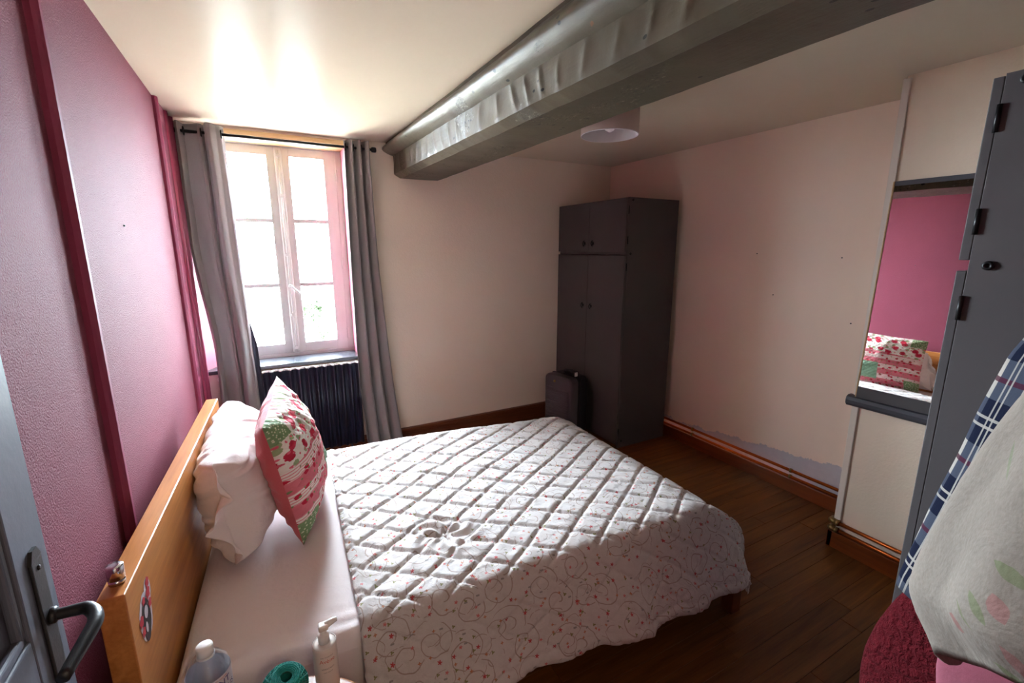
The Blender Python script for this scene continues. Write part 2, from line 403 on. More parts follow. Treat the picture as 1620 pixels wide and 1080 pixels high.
MT = dict(
    ceiling=m_ceiling(), pink=m_pink(), pinkgloss=m_pinkgloss(), pinkshine=paint('mauve_high_gloss_trim', (160, 76, 104), .24, .05, bstr=.05, spec=.35), wall=m_wall(), boxwall=m_wall('cream_roughcast_wallpaper', (244, 224, 200)), rwall=m_rightwall(), beam=m_beam(),
    glass=m_glass(), clear=m_clear(), mirror=m_mirror(), quilt=m_quilt(), patch=m_patch(), plaid=m_plaid(), jersey=m_jersey(),
    floor=paint('subfloor_dark', (40, 26, 18), .7), plank=wood('parquet_oak_brown', (76, 42, 18), (124, 76, 34), 0, .40, 1.2, .12, .22),
    skirt=wood('skirting_varnished_pine', (92, 40, 14), (134, 66, 26), 1, .30, 1.0, .04), skirtx=wood('skirting_dark_stained', (76, 38, 22), (124, 68, 36), 0, .32, 1.0),
    head=wood('headboard_oak_veneer', (158, 92, 42), (206, 140, 76), 1, .30, 1.3), bedwood=wood('bed_frame_wood', (84, 44, 26), (122, 70, 40), 0, .4),
    stand=wood('nightstand_wood', (120, 68, 34), (160, 98, 54), 0, .4), lintel=wood('lintel_bare_wood', (188, 146, 98), (222, 188, 142), 0, .6),
    wardrobe=paint('wardrobe_slate_paint', (84, 79, 79), .55, .08, 4, 140, .12, .002, .16), wardback=paint('wardrobe_slate_edge', (70, 68, 74), .45),
    darkmetal=paint('blackened_metal', (34, 33, 34), .38, metal=.6, bstr=.05), doorpaint=paint('door_slate_blue_paint', (84, 88, 102), .5, .06, 5, 60, .2, .003),
    iron=paint('wrought_iron_black', (46, 46, 48), .40, .1, metal=.5, bscale=220, bstr=.3, bdist=.001),
    winpaint=paint('window_old_cream_paint', (196, 197, 194), .5, .04, 9, 40, .25, .004), whitetrim=paint('white_trim_paint', (228, 216, 202), .5, .04),
    sill=paint('sill_dark_grey_gloss', (70, 74, 80), .22, .1, bstr=.1), palepink=paint('pale_pink_paint', (226, 190, 196), .5),
    reveal=paint('reveal_pink_paint', (196, 116, 134), .6, .05, 4), radiator=paint('radiator_navy_paint', (40, 44, 62), .32, .06, bstr=.06), white=paint('white_enamel', (236, 234, 232), .35, .02, bstr=0),
    rod=paint('black_rod_metal', (26, 26, 28), .4, metal=.4, bstr=0), ring=paint('eyelet_chrome', (200, 200, 204), .2, metal=1.0, bstr=0),
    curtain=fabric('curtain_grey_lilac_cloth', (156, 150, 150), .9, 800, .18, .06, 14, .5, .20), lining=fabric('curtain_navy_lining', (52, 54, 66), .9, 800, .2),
    sheet=fabric('white_cotton_sheet', (226, 216, 216), .9, 900, .35, .02, 7, .7), pillow=fabric('white_pillowcase', (232, 224, 222), .9, 900, .45, .02, 9, .8),
    cushpink=fabric('cushion_rose_cotton', (206, 104, 112), .9, 900, .35, .05, 10, .7), red=fabric('crimson_fleece', (92, 8, 20), 1.0, 420, .9, .2, 60, .9, 0, .0), pinkcloth=fabric('pink_cloth', (150, 76, 92), .9),
    copper=paint('copper_pipe', (186, 92, 36), .38, .12, 9, bstr=.04, metal=.8), brass=paint('brass_fitting', (150, 120, 70), .4, .15, 30, metal=.8),
    shade=fabric('lampshade_linen', (206, 186, 176), .9, 700, .1, .03, 6, .2, .25), shadein=paint('lampshade_inner_white', (226, 222, 226), .7),
    suit=paint('suitcase_charcoal_shell', (78, 72, 80), .5, .06, bscale=260, bstr=.2, bdist=.001), suitdark=paint('suitcase_black_fabric', (34, 32, 38), .8), tagw=paint('tag_pale', (200, 190, 186), .6),
    silver=paint('silver_cap', (214, 210, 214), .16, metal=1.0, bstr=0), stick=paint('sticker_black', (40, 38, 44), .45, bstr=0), stickred=paint('sticker_red', (186, 44, 58), .45, bstr=0), stickpale=paint('sticker_pale', (200, 190, 196), .45, bstr=0),
    yarn=fabric('teal_yarn', (22, 140, 132), .85, 600, .3, .12, 80, .5), lotion=paint('lotion_bottle_white', (222, 214, 208), .32, .02, bstr=0), pumpw=paint('pump_white_plastic', (232, 230, 226), .25, .02, bstr=0),
    labelw=paint('label_white_paper', (226, 226, 236), .5, bstr=0), inkblue=paint('ink_violet', (58, 44, 132), .5, bstr=0), inkred=paint('ink_coral', (204, 92, 78), .5, bstr=0), inkgrey=paint('ink_grey', (110, 106, 110), .5, bstr=0),
    leaf=fabric('leaf_green', (30, 40, 20), .7, 100, .1, .1, 3, .2, .1, 0), bark=paint('bark', (86, 70, 56), .9), ground=paint('outside_ground', (150, 146, 136), .9, .1),
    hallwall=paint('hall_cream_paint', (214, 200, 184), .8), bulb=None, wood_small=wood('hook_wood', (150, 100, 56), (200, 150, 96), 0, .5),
)
nb = NT('lamp_glow'); nb.put(nb.b, 'Emission Color', (1, .82, .62, 1)); nb.put(nb.b, 'Emission Strength', 2.0); MT['bulb'] = nb.m

# ------------------------------------------------------------------ room shell
fl = struct('floor', MB().box(-.02, YN-.2, -.06, W+.1, D+.05, -.012), MT['floor'], 'dark brown wooden floor laid in narrow boards')
PWID = .088; y = YN+.005; row = 0
protos = {}
def plank_mesh(L):
    k = round(L, 1)
    if k not in protos:
        g = .0006; protos[k] = MB().box(g, g, -.012, k-g, PWID-g, 0, .0012, 1).mesh('plank'); protos[k].materials.append(MT['plank'])
    return protos[k], k
while y < D-.01:
    x = -random.choice([0, .3, .6, .9])
    while x < W-.02:
        L = random.choice([1.0, 1.2, 1.4])
        x1 = min(x+L, W-.005); xs = max(x, .0)
        me, k = plank_mesh(max(.1, round(x1-xs, 1)))
        if xs+k <= W+.09:
            o = bpy.data.objects.new('plank', me); COL.objects.link(o); o.parent = fl; o.location = (xs, y, random.uniform(-.0006, .0006))
        x = xs+k
    y += PWID; row += 1
struct('ceiling', MB().box(-.1, YN-.2, H, W+.1, D+.05, H+.1), MT['ceiling'], 'cream painted glossy ceiling')
wl = struct('wall_left', MB().box(-.15, YN-.2, -.02, 0, D+.05, H+.02), MT['pink'], 'mauve stippled wall divided by vertical mouldings')
# back wall in pieces around the niche (one mesh)
wb = MB()
wb.box(WX1, D, -.02, W+.1, D+.42, H+.02); wb.box(-.15, D, -.02, WX1, D+.42, .805)
wb.box(-.15, D+.001, 2.425, WX1, D+.42, H+.02)
wb.prism([(-.15, D+.051), (0.0, D+.001), (.13, D+WDEP), (.13, D+.42), (-.15, D+.42)], 'z', .80, 2.43)
wbk = struct('wall_back', wb, MT['wall'], 'cream wall holding the window')
# painted reveals
rv = MB(); rv.raw([(.001, D+.002, .80), (.132, D+WDEP, .80), (.132, D+WDEP, 2.425), (.001, D+.002, 2.425), (-.004, D+.004, .80), (.126, D+WDEP, .80), (.126, D+WDEP, 2.425), (-.004, D+.004, 2.425)],
       [(0, 1, 2, 3), (7, 6, 5, 4), (0, 4, 5, 1), (3, 2, 6, 7), (0, 3, 7, 4), (1, 5, 6, 2)]); rv.build('reveal', MT['reveal'], wbk)
MB().box(WX1-.006, D+.002, .80, WX1+.002, D+WDEP+.02, 2.425).build('reveal', MT['reveal'], wbk)
MB().box(.002, D-.012, 2.40, WX1+.03, D+WDEP, 2.432, .003).build('lintel', MT['lintel'], wbk)
MB().box(.002, D-.012, .10, .30, D-.001, .80, .002).build('apron_panel', MT['palepink'], wbk)
wr = struct('wall_right', MB().box(W, YB-.3, -.02, W+.12, D+.3, H+.02), MT['rwall'], 'cream wall with bare grey plaster along its foot')
for yy, zz in ((2.05, 1.63), (1.50, 1.61), (1.16+.24, 1.22), (1.9, 1.35)):
    MB().lathe([(.001, .006), (.0035, .004), (.004, 0)], (0, 0, 0), 10, 'x').build('nail', MT['darkmetal'], wr).matrix_local = Matrix.Translation((W-.004, yy, zz))
wbx = struct('wall_right_front', MB().box(WB, YN-.2, -.02, W+.12, YB, H+.02), MT['boxwall'], 'cream roughcast wall standing proud beside the alcove')
# wall with the doorway, and the passage behind the camera
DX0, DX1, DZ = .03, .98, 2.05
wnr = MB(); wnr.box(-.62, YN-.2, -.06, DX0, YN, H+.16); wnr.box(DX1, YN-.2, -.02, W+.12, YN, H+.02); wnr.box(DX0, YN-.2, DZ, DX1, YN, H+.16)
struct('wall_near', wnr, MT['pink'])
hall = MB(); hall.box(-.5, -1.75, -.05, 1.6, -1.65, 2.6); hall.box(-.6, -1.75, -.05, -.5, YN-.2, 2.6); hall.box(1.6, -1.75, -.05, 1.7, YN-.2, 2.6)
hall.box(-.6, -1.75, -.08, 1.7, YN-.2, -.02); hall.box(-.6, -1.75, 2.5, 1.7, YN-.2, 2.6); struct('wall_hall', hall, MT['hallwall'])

# left wall mouldings
def batten(y, w, t, nm, par=None):
    pr = [(0.0, y-w/2), (t*.55, y-w/2+.002), (t*.8, y-w*.28), (t, y-w*.1), (t, y+w*.15), (t*.72, y+w*.30), (t*.5, y+w/2-.003), (0.0, y+w/2)]
    mb = MB().prism(pr, 'z', 0.0, H-.002)
    return mb
for i, (yy, w, t) in enumerate(((1.590, .062, .022), (3.165, .050, .022), (.015, .062, .02))):
    struct('trim_%d' % (i+1), batten(yy, w, t, ''), MT['pinkgloss'], ['mauve vertical moulding behind the headboard\'s near half', 'mauve vertical moulding nearest the window', None][i])
cb = MB()
cb.box(.0, 3.23, 0, .010, 3.66, H-.002, .003)
for yy, r in ((3.44, .016), (3.485, .012), (3.58, .022)): cb.lathe([(r, .01), (r, H-.004)], (.008, yy, 0), 14)
struct('trim_4', cb, MT['pinkshine'], 'mauve beaded moulding in the window corner')
for yy, zz in ((2.129, 1.747),): MB().lathe([(.001, .005), (.003, .003), (.0035, 0)], (0, 0, 0), 8, 'x').build('nail', MT['darkmetal'], wl).location = (.001, yy, zz)
struct('trim_5', MB().box(WB-.010, YB-.020, .17, WB+.004, YB+.012, H-.012, .003), MT['whitetrim'], 'white wooden corner strip at the proud wall\'s edge')
# skirtings
def skirt_back(x0, x1):
    pr = [(D, 0), (D-.026, 0), (D-.026, .105), (D-.020, .112), (D-.030, .116), (D-.030, .124), (D-.018, .132), (D-.016, .146), (D-.022, .150), (D-.020, .155), (D, .155)]
    return MB().prism(pr, 'x', x0, x1)
struct('baseboard_back', skirt_back(0.0, W-.03), MT['skirtx'], 'dark stained skirting board below the window wall')
struct('baseboard_right', MB().box(W-.028, YB+.03, 0, W, D-.03, .098, .004), MT['skirt'], 'varnished orange pine skirting along the alcove wall')
bf = MB().box(WB-.028, .48, 0, WB, YB+.028, .098, .004); bf.box(WB-.028, YB, 0, W-.03, YB+.028, .098, .004)
struct('baseboard_right_front', bf, MT['skirt'], 'varnished orange pine skirting around the proud wall')

# heating pipes
def pipe(z, r, inset, lab):
    t = thing('heating_pipe', lab, 'pipe', (0, 0, 0), 0, 'copper pipes above the skirting')
    xa, xb, yc = W-inset, WB-inset, YB+inset
    MB().tube([(xa, D-.05, z), (xa, yc, z)], r, 10).build('alcove_run', MT['copper'], t)
    MB().tube([(xa, yc, z), (xb, yc, z)], r, 10).build('return_run', MT['copper'], t)
    MB().tube([(xb, yc, z), (xb, .45, z)], r, 10).build('front_run', MT['copper'], t)
    e = MB(); e.tube([(xb+.035, yc, z), (xb+.006, yc+.001, z), (xb, yc-.006, z), (xb-.001, yc-.035, z)], r*1.5, 10); e.lathe([(r*1.7, -.008), (r*1.7, .008)], (xb, yc-.034, z), 10, 'y')
    e.build('elbow', MT['brass'], t)
    for yy, xx in ((1.62, xa), (2.45, xa), (.62, xb)):
        c = MB(); c.lathe([(r*1.5, -.007), (r*1.5, .007)], (xx, yy, z), 10, 'y'); c.box(xx, yy-.005, z-.004, xx+inset, yy+.005, z+.004)
        c.build('clip', MT['brass'], t)
pipe(.157, .0105, .020, 'upper copper heating pipe running above the skirting')
pipe(.112, .0105, .020, 'lower copper heating pipe resting just over the skirting')

# ------------------------------------------------------------------ beam
def beam():
    ys = np.linspace(YN, D+.02, 420); ny = len(ys)
    def disp(x, y, z, adze=0):
        if z >= H: return (x, y, z)
        q = Vector((x*4, y*1.6, z*4))
        a = mnoise.noise(q)*.006+mnoise.noise(q*3.3)*.002+mnoise.noise(Vector((x*30, y*18, z*30)))*.0012
        b = mnoise.noise(q+Vector((9, 4, 2)))*.005+mnoise.noise(Vector((x*9, y*11, z*9+3)))*.0018
        if adze:
            w = abs(math.sin(y*24+2.5*mnoise.noise(Vector((y*2, z*5, 4)))+z*6)); a -= adze*.006*(1-w)**2-adze*.0015
        return (x+a, y, z+b)
    mb = MB(); ends = []
    def strip(fn, n, adze=False, smooth=True):
        V = []
        for y in ys:
            for j in range(n):
                t = j/(n-1); x, z = fn(y/D, t); V.append(disp(x, y, z, math.sin(PI*t)**.5 if adze else 0))
        mb.grid(V, n, ny, smooth); ends.append((V[:n], V[-n:]))
    L = lambda a, b, t: (a[0]+(b[0]-a[0])*t, a[1]+(b[1]-a[1])*t)
    k0 = lambda k: (1.372-.040*k*k, H+.01); k1 = lambda k: (1.362-.035*k*k, 2.408+.026*k); k2 = lambda k: (1.380, 2.290+.068*k)
    k3 = lambda k: (1.384, 2.186+.040*k); k4 = lambda k: (1.458-.028*k, 2.164+.036*k); k5 = lambda k: (1.700+.035*k, 2.164+.040*k); k6 = lambda k: (1.715+.035*k, 2.20+.03*k); k7 = lambda k: (1.725+.03*k, H+.01)
    strip(lambda k, t: L(k0(k), k1(k), t), 4)
    def mould(k, t):
        x, z = L(k1(k), k2(k), t); return x-.052*math.sin(PI*t)**.75, z
    strip(mould, 14)
    strip(lambda k, t: L(k2(k), k3(k), t), 12, True); strip(lambda k, t: L(k3(k), k4(k), t), 6, True); strip(lambda k, t: L(k4(k), k5(k), t), 14)
    strip(lambda k, t: L(k5(k), k6(k), t), 3); strip(lambda k, t: L(k6(k), k7(k), t), 5)
    for e in (0, 1):
        P = [p for q in ends for p in q[e]]; mb.raw(P, [tuple(range(len(P)))])
    me = bpy.data.meshes.new('ceiling_beam'); me.from_pydata(mb.v, [], mb.f); me.update(); me.polygons.foreach_set('use_smooth', mb.sm)
    o = link('ceiling_beam', me, MT['beam']); tag(o, 'massive grey painted timber beam with a moulded upper edge', 'beam')
beam()

# ------------------------------------------------------------------ window
win = thing('window_1', 'two-leaf cream painted window with three panes per leaf', None, (0, D+WDEP, 0), kind='structure')
def wpart(name, mat, fn, par=win): mb = MB(); fn(mb); return mb.build(name, mat, par)
FX0, FX1, FZ0, FZ1 = .135, 1.035, .845, 2.425
fr = MB(); fr.box(FX0, -.01, FZ0, FX0+.045, .07, FZ1, .003); fr.box(FX1-.045, -.01, FZ0, FX1, .07, FZ1, .003); fr.box(FX0, -.01, FZ1-.03, FX1, .07, FZ1, .003); fr.box(FX0, -.01, FZ0-.03, FX1, .07, FZ0+.012, .003)
fr.build('frame', MT['winpaint'], win)
def sash(x0, x1, sl, sr, side):
    s = MB(); z0, z1 = FZ0+.012, FZ1-.03; y0, y1 = -.005, .038
    s.box(x0, y0, z0, x0+sl, y1, z1, .004); s.box(x1-sr, y0, z0, x1, y1, z1, .004); s.box(x0+sl-.003, y0+.002, z1-.062, x1-sr+.003, y1, z1, .004); s.box(x0+sl-.003, y0+.002, z0, x1-sr+.003, y1, z0+.075, .004)
    so = s.build('sash', MT['winpaint'], win)
    bars = (1.390, 1.872)
    for b in bars: MB().box(x0+sl-.003, -.002, b-.015, x1-sr+.003, .034, b+.015, .005).build('glazing_bar', MT['winpaint'], so)
    zz = [z0+.075, *bars, z1-.062]
    for i in range(3): MB().box(x0+sl-.002, .014, zz[i]-.002, x1-sr+.002, .018, zz[i+1]+.002).build('pane', MT['glass'], so)
    hx = x1 if side > 0 else x0
    for hz in (.98, 1.55, 2.22):
        h = MB(); h.lathe([(.001, -.047), (.006, -.043), (.0075, -.038), (.0075, .038), (.006, .043), (.001, .047)], (hx, y0-.004, hz), 10); h.build('hinge', MT['winpaint'], so)
    return so
sash(.178, .580, .075, .062, -1); rs = sash(.618, .994, .052, .088, 1)
cr = MB(); cr.box(.572, -.028, FZ0+.015, .622, .03, FZ1-.032, .010, 3); cr.build('meeting_cover', MT['winpaint'], win)
bo = MB(); bo.tube([(.597, -.036, FZ0+.02), (.597, -.036, FZ1-.06)], .0065, 10)
for z in (.90, 1.16, 1.62, 2.05, 2.33): bo.box(.583, -.046, z-.012, .611, -.026, z+.012, .003)
bolt = bo.build('cremone_bolt', MT['winpaint'], win)
kb = MB(); kb.lathe([(.012, 0), (.016, .01), (.013, .02)], (.597, -.062, 1.385), 14, 'y'); kb.tube([(.597, -.058, 1.385), (.615, -.066, 1.37), (.645, -.07, 1.34), (.655, -.07, 1.325)], [.008, .0075, .007, .005], 10); kb.build('handle', MT['winpaint'], bolt)
sl = struct('trim_6', MB().box(.004, D-.022, .806, WX1-.008, D+WDEP-.012, .832, .004), MT['sill'], 'dark grey glossy window sill board')

# ------------------------------------------------------------------ outside
struct('ground_outside', MB().box(-30, D+.6, -3.3, 30, 60, -3.2), MT['ground'])
tr = thing('tree', 'leafy tree outside the window bleached by daylight', 'tree', (1.42, 12.0, -3.2))
MB().tube([(.3, 0, 0), (.25, .05, 1.2), (.12, .0, 2.3), (.0, .0, 3.2)], [.09, .07, .04, .012], 8).build('trunk', MT['bark'], tr)
lf = MB()
for i in range(900):
    c = random.choice([(0, 0, 3.15, .30), (-.22, .1, 3.42, .22), (.2, -.1, 2.75, .3), (.1, 0, 3.5, .15)])
    p = Vector((random.gauss(c[0], c[3]*.5), random.gauss(c[1], c[3]*.5), random.gauss(c[2], c[3]*.5)))
    a = Vector((random.uniform(-1, 1), random.uniform(-1, 1), random.uniform(-1, 1))).normalized(); b = a.orthogonal().normalized(); s = random.uniform(.04, .08)
    lf.raw([p-a*s, p+b*s*.45, p+a*s, p-b*s*.45], [(0, 1, 2, 3)])
lv = lf.build('foliage', MT['leaf'], tr); lv['kind'] = 'stuff'

# ------------------------------------------------------------------ radiator
rd = thing('radiator', 'dark navy corrugated radiator under the window sill', 'radiator', (.345, D-.045, 0))
def wav(x): return .013*math.cos(2*PI*x/.0605)+.0045*math.cos(4*PI*x/.0605+.6)
nx = 420; RWID = .67; V = []
for z in (.12, .125, .45, .79, .795):
    for i in range(nx):
        x = RWID*i/(nx-1); e = .006 if z in (.12, .795) else 0; V.append((x, -wav(x)+e, z))
MB().grid(V, nx, 5).build('front_panel', MT['radiator'], rd, solid=.006)
MB().grid([(RWID*i/(nx-1), -wav(RWID*i/(nx-1))+dy, z) for dy, z in ((-.009, .788), (-.009, .801), (.007, .801), (.007, .793)) for i in range(nx)], nx, 4).build('sunlit_top_edge', MT['white'], rd)  # white strip stands in for sunlight on the panel's wavy rim
MB().box(0, .012, .14, RWID, .040, .78, .004).build('core', MT['radiator'], rd)
for x in (.08, .58): MB().tube([(x, .025, .0), (x, .025, .15)], .010, 10).build('foot', MT['radiator'], rd)
vv = thing('radiator_valve', 'small white valve knob beside the left curtain under the sill', 'valve', (.09, D-.016, .775))
MB().lathe([(.010, 0), (.010, -.012), (.017, -.014), (.019, -.03), (.016, -.036), (.004, -.038)], (0, 0, 0), 16, 'y').build('knob', MT['white'], vv)
MB().lathe([(.014, .004), (.014, -.003)], (0, 0, 0), 16, 'y').build('collar', MT['brass'], vv)

# ------------------------------------------------------------------ curtains
YR, ZR = 3.585, 2.376
rod = thing('curtain_rod', 'thin black curtain rod above the window', 'curtain rod', (.06, YR, ZR))
MB().tube([(0, 0, 0), (1.145, 0, -.002)], .0095, 14).build('rod', MT['rod'], rod)
MB().lathe([(.010, 0), (.017, .004), (.019, .012), (.019, .030), (.015, .036), (.004, .038)], (1.14, 0, -.002), 16, 'x').build('finial', MT['rod'], rod)
MB().lathe([(.010, 0), (.017, -.004), (.019, -.012), (.017, -.030), (.004, -.036)], (0.0, 0, 0), 16, 'x').build('finial', MT['rod'], rod)
for x in (.01, 1.10):
    MB().tube([(x, 0, -.0), (x, .04, .004), (x, D-YR-.002, .004)], .007, 8).build('bracket', MT['rod'], rod)
def curtain(name, label, x0, x1, fold, zbot, flare, phase=0, puddle=0):
    t = thing(name, label, 'curtain', ((x0+x1)/2, YR, 0), 0, 'grey curtains at the window')
    nu, nz = 130, 70; V = []
    cx = (x0+x1)/2
    for i in range(nz):
        k = i/(nz-1); z = 2.425+(zbot-2.425)*k
        for j in range(nu):
            s = j/(nu-1); a, b = flare(k); xx = (x0+a)+(x1+b-x0-a)*s
            f, ax = fold(s, k)
            y = f+.004*mnoise.noise(Vector((s*9, k*5, phase)))
            xx += ax+.004*mnoise.noise(Vector((s*6+4, k*9, phase+2)))
            zz = z
            if puddle and k > .93:
                e = (k-.93)/.07; y -= puddle*e*(.6+.8*mnoise.noise(Vector((s*7, 1, 2)))); zz = max(.012+.010*abs(mnoise.noise(Vector((s*8, k*30, 1)))), z)
            V.append((xx-cx, y, zz))
    o = MB().grid(V, nu, nz).build('cloth', MT['curtain'], t, solid=.003)
    return t
def foldL(s, k):
    # rolled outer edge, deep crease, broad flat pleat, raised ridge, flat inner panel
    y = float(np.interp(s, [0, .05, .10, .16, .22, .30, .45, .57, .63, .68, .73, .80, .90, 1.0], [.0, -.035, -.045, -.02, .050, .030, -.010, -.004, .030, -.060, -.066, -.030, -.010, .030]))
    return y*(1-.2*k)-.010*math.cos(2*PI*(s*5.1+.1))*k, .010*math.sin(2*PI*(s*2.35+.25))
def foldR(s, k):
    y = -.036*math.cos(2*PI*(s*3.2+.1)+.5*k)*(1-.1*k)-.010*math.cos(2*PI*s*6.3)*k
    return y, .006*math.sin(2*PI*(s*3.2+.3))
cl = curtain('curtain', 'long grey curtain hanging left of the window beside the mauve wall', .020, .290, foldL, .02, lambda k: (.055*float(sstep(.30, .62, k)), .035*k))
cr_ = curtain('curtain', 'grey curtain right of the window with its hem trailing on the floor', 1.005, 1.185, foldR, .0, lambda k: (-.01*math.sin(PI*k)+.03*max(0, k-.75)*4, .13*k*k+.02*k), 5, .06)
# navy lining edge showing behind the left curtain
V = []
for i in range(40):
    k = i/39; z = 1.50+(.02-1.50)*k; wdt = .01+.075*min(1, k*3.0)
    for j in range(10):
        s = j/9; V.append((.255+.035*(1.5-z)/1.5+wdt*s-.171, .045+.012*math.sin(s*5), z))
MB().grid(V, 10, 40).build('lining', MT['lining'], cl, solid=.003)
for t, xs in ((cl, (.075, .165, .272)), (cr_, (1.02, 1.075, 1.13, 1.17))):
    for x in xs:
        pts = [(x-t.location.x, .024*math.cos(a), ZR+.024*math.sin(a)) for a in np.linspace(0, 2*PI, 17)[:-1]]
        MB().tube(pts, .004, 8, closed=True).build('eyelet', MT['rod'], t)

# ------------------------------------------------------------------ wardrobes
def half_pull(mb, c, n, w):
    """ring pull: plate and half ring; n = outward axis vector, w = in-plane horizontal vector"""
    n, w, c = Vector(n), Vector(w), Vector(c); z = Vector((0, 0, 1))
    pts = [c+n*(.004+.016*math.sin(a))+z*(.022*math.cos(a)) for a in np.linspace(0, PI, 9)]
    mb.tube(pts, .0045, 8)
    mb.tube([c+n*.0005+z*0, c+n*.006+z*0], .016, 14)
    return mb
def wardrobe(t, wid, dep, doors, hz=2.05, split=1.62, pulls=True):
    """local frame: front faces -y at y=0, x across, back at y=dep"""
    M1 = MT['wardrobe']; th = .021
    c = MB()
    c.box(0, th, 0, .019, dep, hz, .001); c.box(wid-.019, th, 0, wid, dep, hz, .001)
    c.box(.019, th, hz-.019, wid-.019, dep, hz, .001); c.box(.019, th, split-.004, wid-.019, dep, split+.018, .001); c.box(.019, th, .05, wid-.019, dep, .069)
    c.box(.019, dep-.006, .05, wid-.019, dep, hz-.019); c.box(.019, th+.03, 0, wid-.019, th+.045, .05)
    c.build('body', M1, t)
    dw = wid/doors
    for i in range(doors):
        a, b = i*dw+.002, (i+1)*dw-.002
        for z0, z1, kind in ((split+.018, hz-.004, 'upper_door'), (.055, split-.008, 'lower_door')):
            d = MB().box(a, 0, z0, b, th-.001, z1, .002).build(kind, M1, t)
            left = (i % 2 == 0)
            hxx = a if left else b
            for q in (z0+.09, z1-.09):
                MB().lathe([(.0055, -.030), (.0055, .030)], (hxx+(-.003 if left else .003), th, q), 10).build('hinge', MT['darkmetal'], d)
            if pulls:
                px = b-.055 if left else a+.055
                pz = z0+.07 if kind == 'upper_door' else 1.172
                half_pull(MB(), (px, 0, pz), (0, -1, 0), (1, 0, 0)).build('pull', MT['darkmetal'], d)
    for z in (hz-.02, split+.006, .06):
        for s in (0, 1):
            x = 0 if s == 0 else wid
            k = MB(); sg = -1 if s == 0 else 1
            k.lathe([(.011, 0), (.011, sg*.004), (.008, sg*.006), (.005, sg*.006), (.004, sg*.002)], (x, th+.035, z), 16, 'x'); k.build('bolt_cap', MT['darkmetal'], t)
# far wardrobe: front faces -x
w1 = thing('wardrobe', 'tall slate grey wardrobe in the corner behind the suitcase', 'wardrobe', (2.9046, 3.640, 0), -PI/2, 'slate grey wardrobes')
wardrobe(w1, .914, .555, 2)
# near wardrobe: front faces +y
w2 = thing('wardrobe', 'slate grey wardrobe at the right edge, seen from its side behind the hanging clothes', 'wardrobe', (3.105, .470, 0), PI, 'slate grey wardrobes')
wardrobe(w2, 3.105-1.930, .490, 2)

# ------------------------------------------------------------------ suitcase
sc = thing('suitcase', 'small charcoal ribbed suitcase standing before the corner wardrobe', 'suitcase', (2.62, 2.99, 0), math.radians(10))
# local: x = depth (front shell faces -x), y = width
def shell(x0, x1, nm, mat, ribs):
    mb = MB(); bm = bmesh.new(); bmesh.ops.create_cube(bm, size=1)
    for v in bm.verts: v.co = Vector(((x0+x1)/2+v.co.x*(x1-x0), .165+v.co.y*.33, .315+v.co.z*.52))
    bmesh.ops.bevel(bm, geom=[e for e in bm.edges if abs(e.verts[0].co.x-e.verts[1].co.x) > .01], offset=.045, segments=5, profile=.5, affect='EDGES')
    bmesh.ops.bevel(bm, geom=[e for e in bm.edges if abs(e.calc_length()) > 0 and abs(e.verts[0].co.x-x0) < 1e-5 and abs(e.verts[1].co.x-x0) < 1e-5], offset=.018, segments=3, profile=.5, affect='EDGES')
    mb.bm(bm, False)
    return mb.build(nm, mat, sc)
f1 = shell(0, .085, 'front_shell', MT['suit'], True); shell(.115, .20, 'back_shell', MT['suitdark'], False)
for i in range(9):
    z = .10+i*.042; MB().box(-.006, .03, z, .012, .30, z+.030, .008, 2).build('rib', MT['suit'], f1)
MB().lathe([(.011, .004), (.011, -.006), (.004, -.008)], (-.002, .20, .525), 14, 'x').build('badge', MT['brass'], f1)
MB().box(.083, .004, .06, .117, .326, .572, .008).build('zip_band', MT['suitdark'], sc)
MB().tube([(.13, .10, .57), (.13, .11, .60), (.13, .16, .61), (.13, .21, .60), (.13, .22, .57)], .011, 10).build('carry_handle', MT['suitdark'], sc)
MB().tube([(.18, .08, .56), (.18, .09, .592), (.18, .165, .597), (.18, .24, .592), (.18, .25, .56)], .010, 10).build('trolley_handle', MT['suitdark'], sc)
MB().box(.10, .055, .575, .135, .062, .612, .003).build('luggage_tag', MT['tagw'], sc)
for x in (.04, .16):
    for yy in (.05, .28): MB().lathe([(.008, -.010), (.024, -.010), (.026, 0), (.024, .010), (.008, .010)], (x, yy, .026), 14, 'y').build('wheel', MT['suitdark'], sc); MB().box(x-.015, yy-.016, .030, x+.015, yy+.016, .07, .004).build('wheel_bracket', MT['suitdark'], sc)

# ------------------------------------------------------------------ pendant lamp
lp = thing('ceiling_lamp', 'round drum lampshade on the ceiling behind the beam', 'lamp', (2.135, 2.045, 2.262))
n = 48
sh = MB(); sh.lathe([(.152, 0), (.150, .165)], (0, 0, 0), n, cap=False); shade = sh.build('shade', MT['shade'], lp, solid=.0025)
MB().lathe([(.1485, .002), (.1465, .163)], (0, 0, 0), n, cap=False).build('inner_liner', MT['shadein'], lp)
for z in (0.0, .165): MB().tube([(.151*math.cos(a), .151*math.sin(a), z) for a in np.linspace(0, 2*PI, 49)[:-1]], .0028, 8, closed=True).build('rim', MT['shadein'], lp)
MB().tube([(0, 0, .188), (0, 0, .12)], .004, 8).build('cord', MT['white'], lp)
MB().lathe([(.045, .186), (.045, .176), (.02, .168)], (0, 0, 0), 20).build('ceiling_rose', MT['white'], lp)
MB().lathe([(.018, .125), (.018, .085), (.026, .07), (.030, .05), (.024, .028), (.008, .018)], (0, 0, 0), 20).build('bulb', MT['shadein'], lp)
sp = MB()
for a in (0, 2*PI/3, 4*PI/3): sp.tube([(.02*math.cos(a), .02*math.sin(a), .12), (.149*math.cos(a), .149*math.sin(a), .155)], .002, 6)
sp.build('spider_frame', MT['white'], lp)

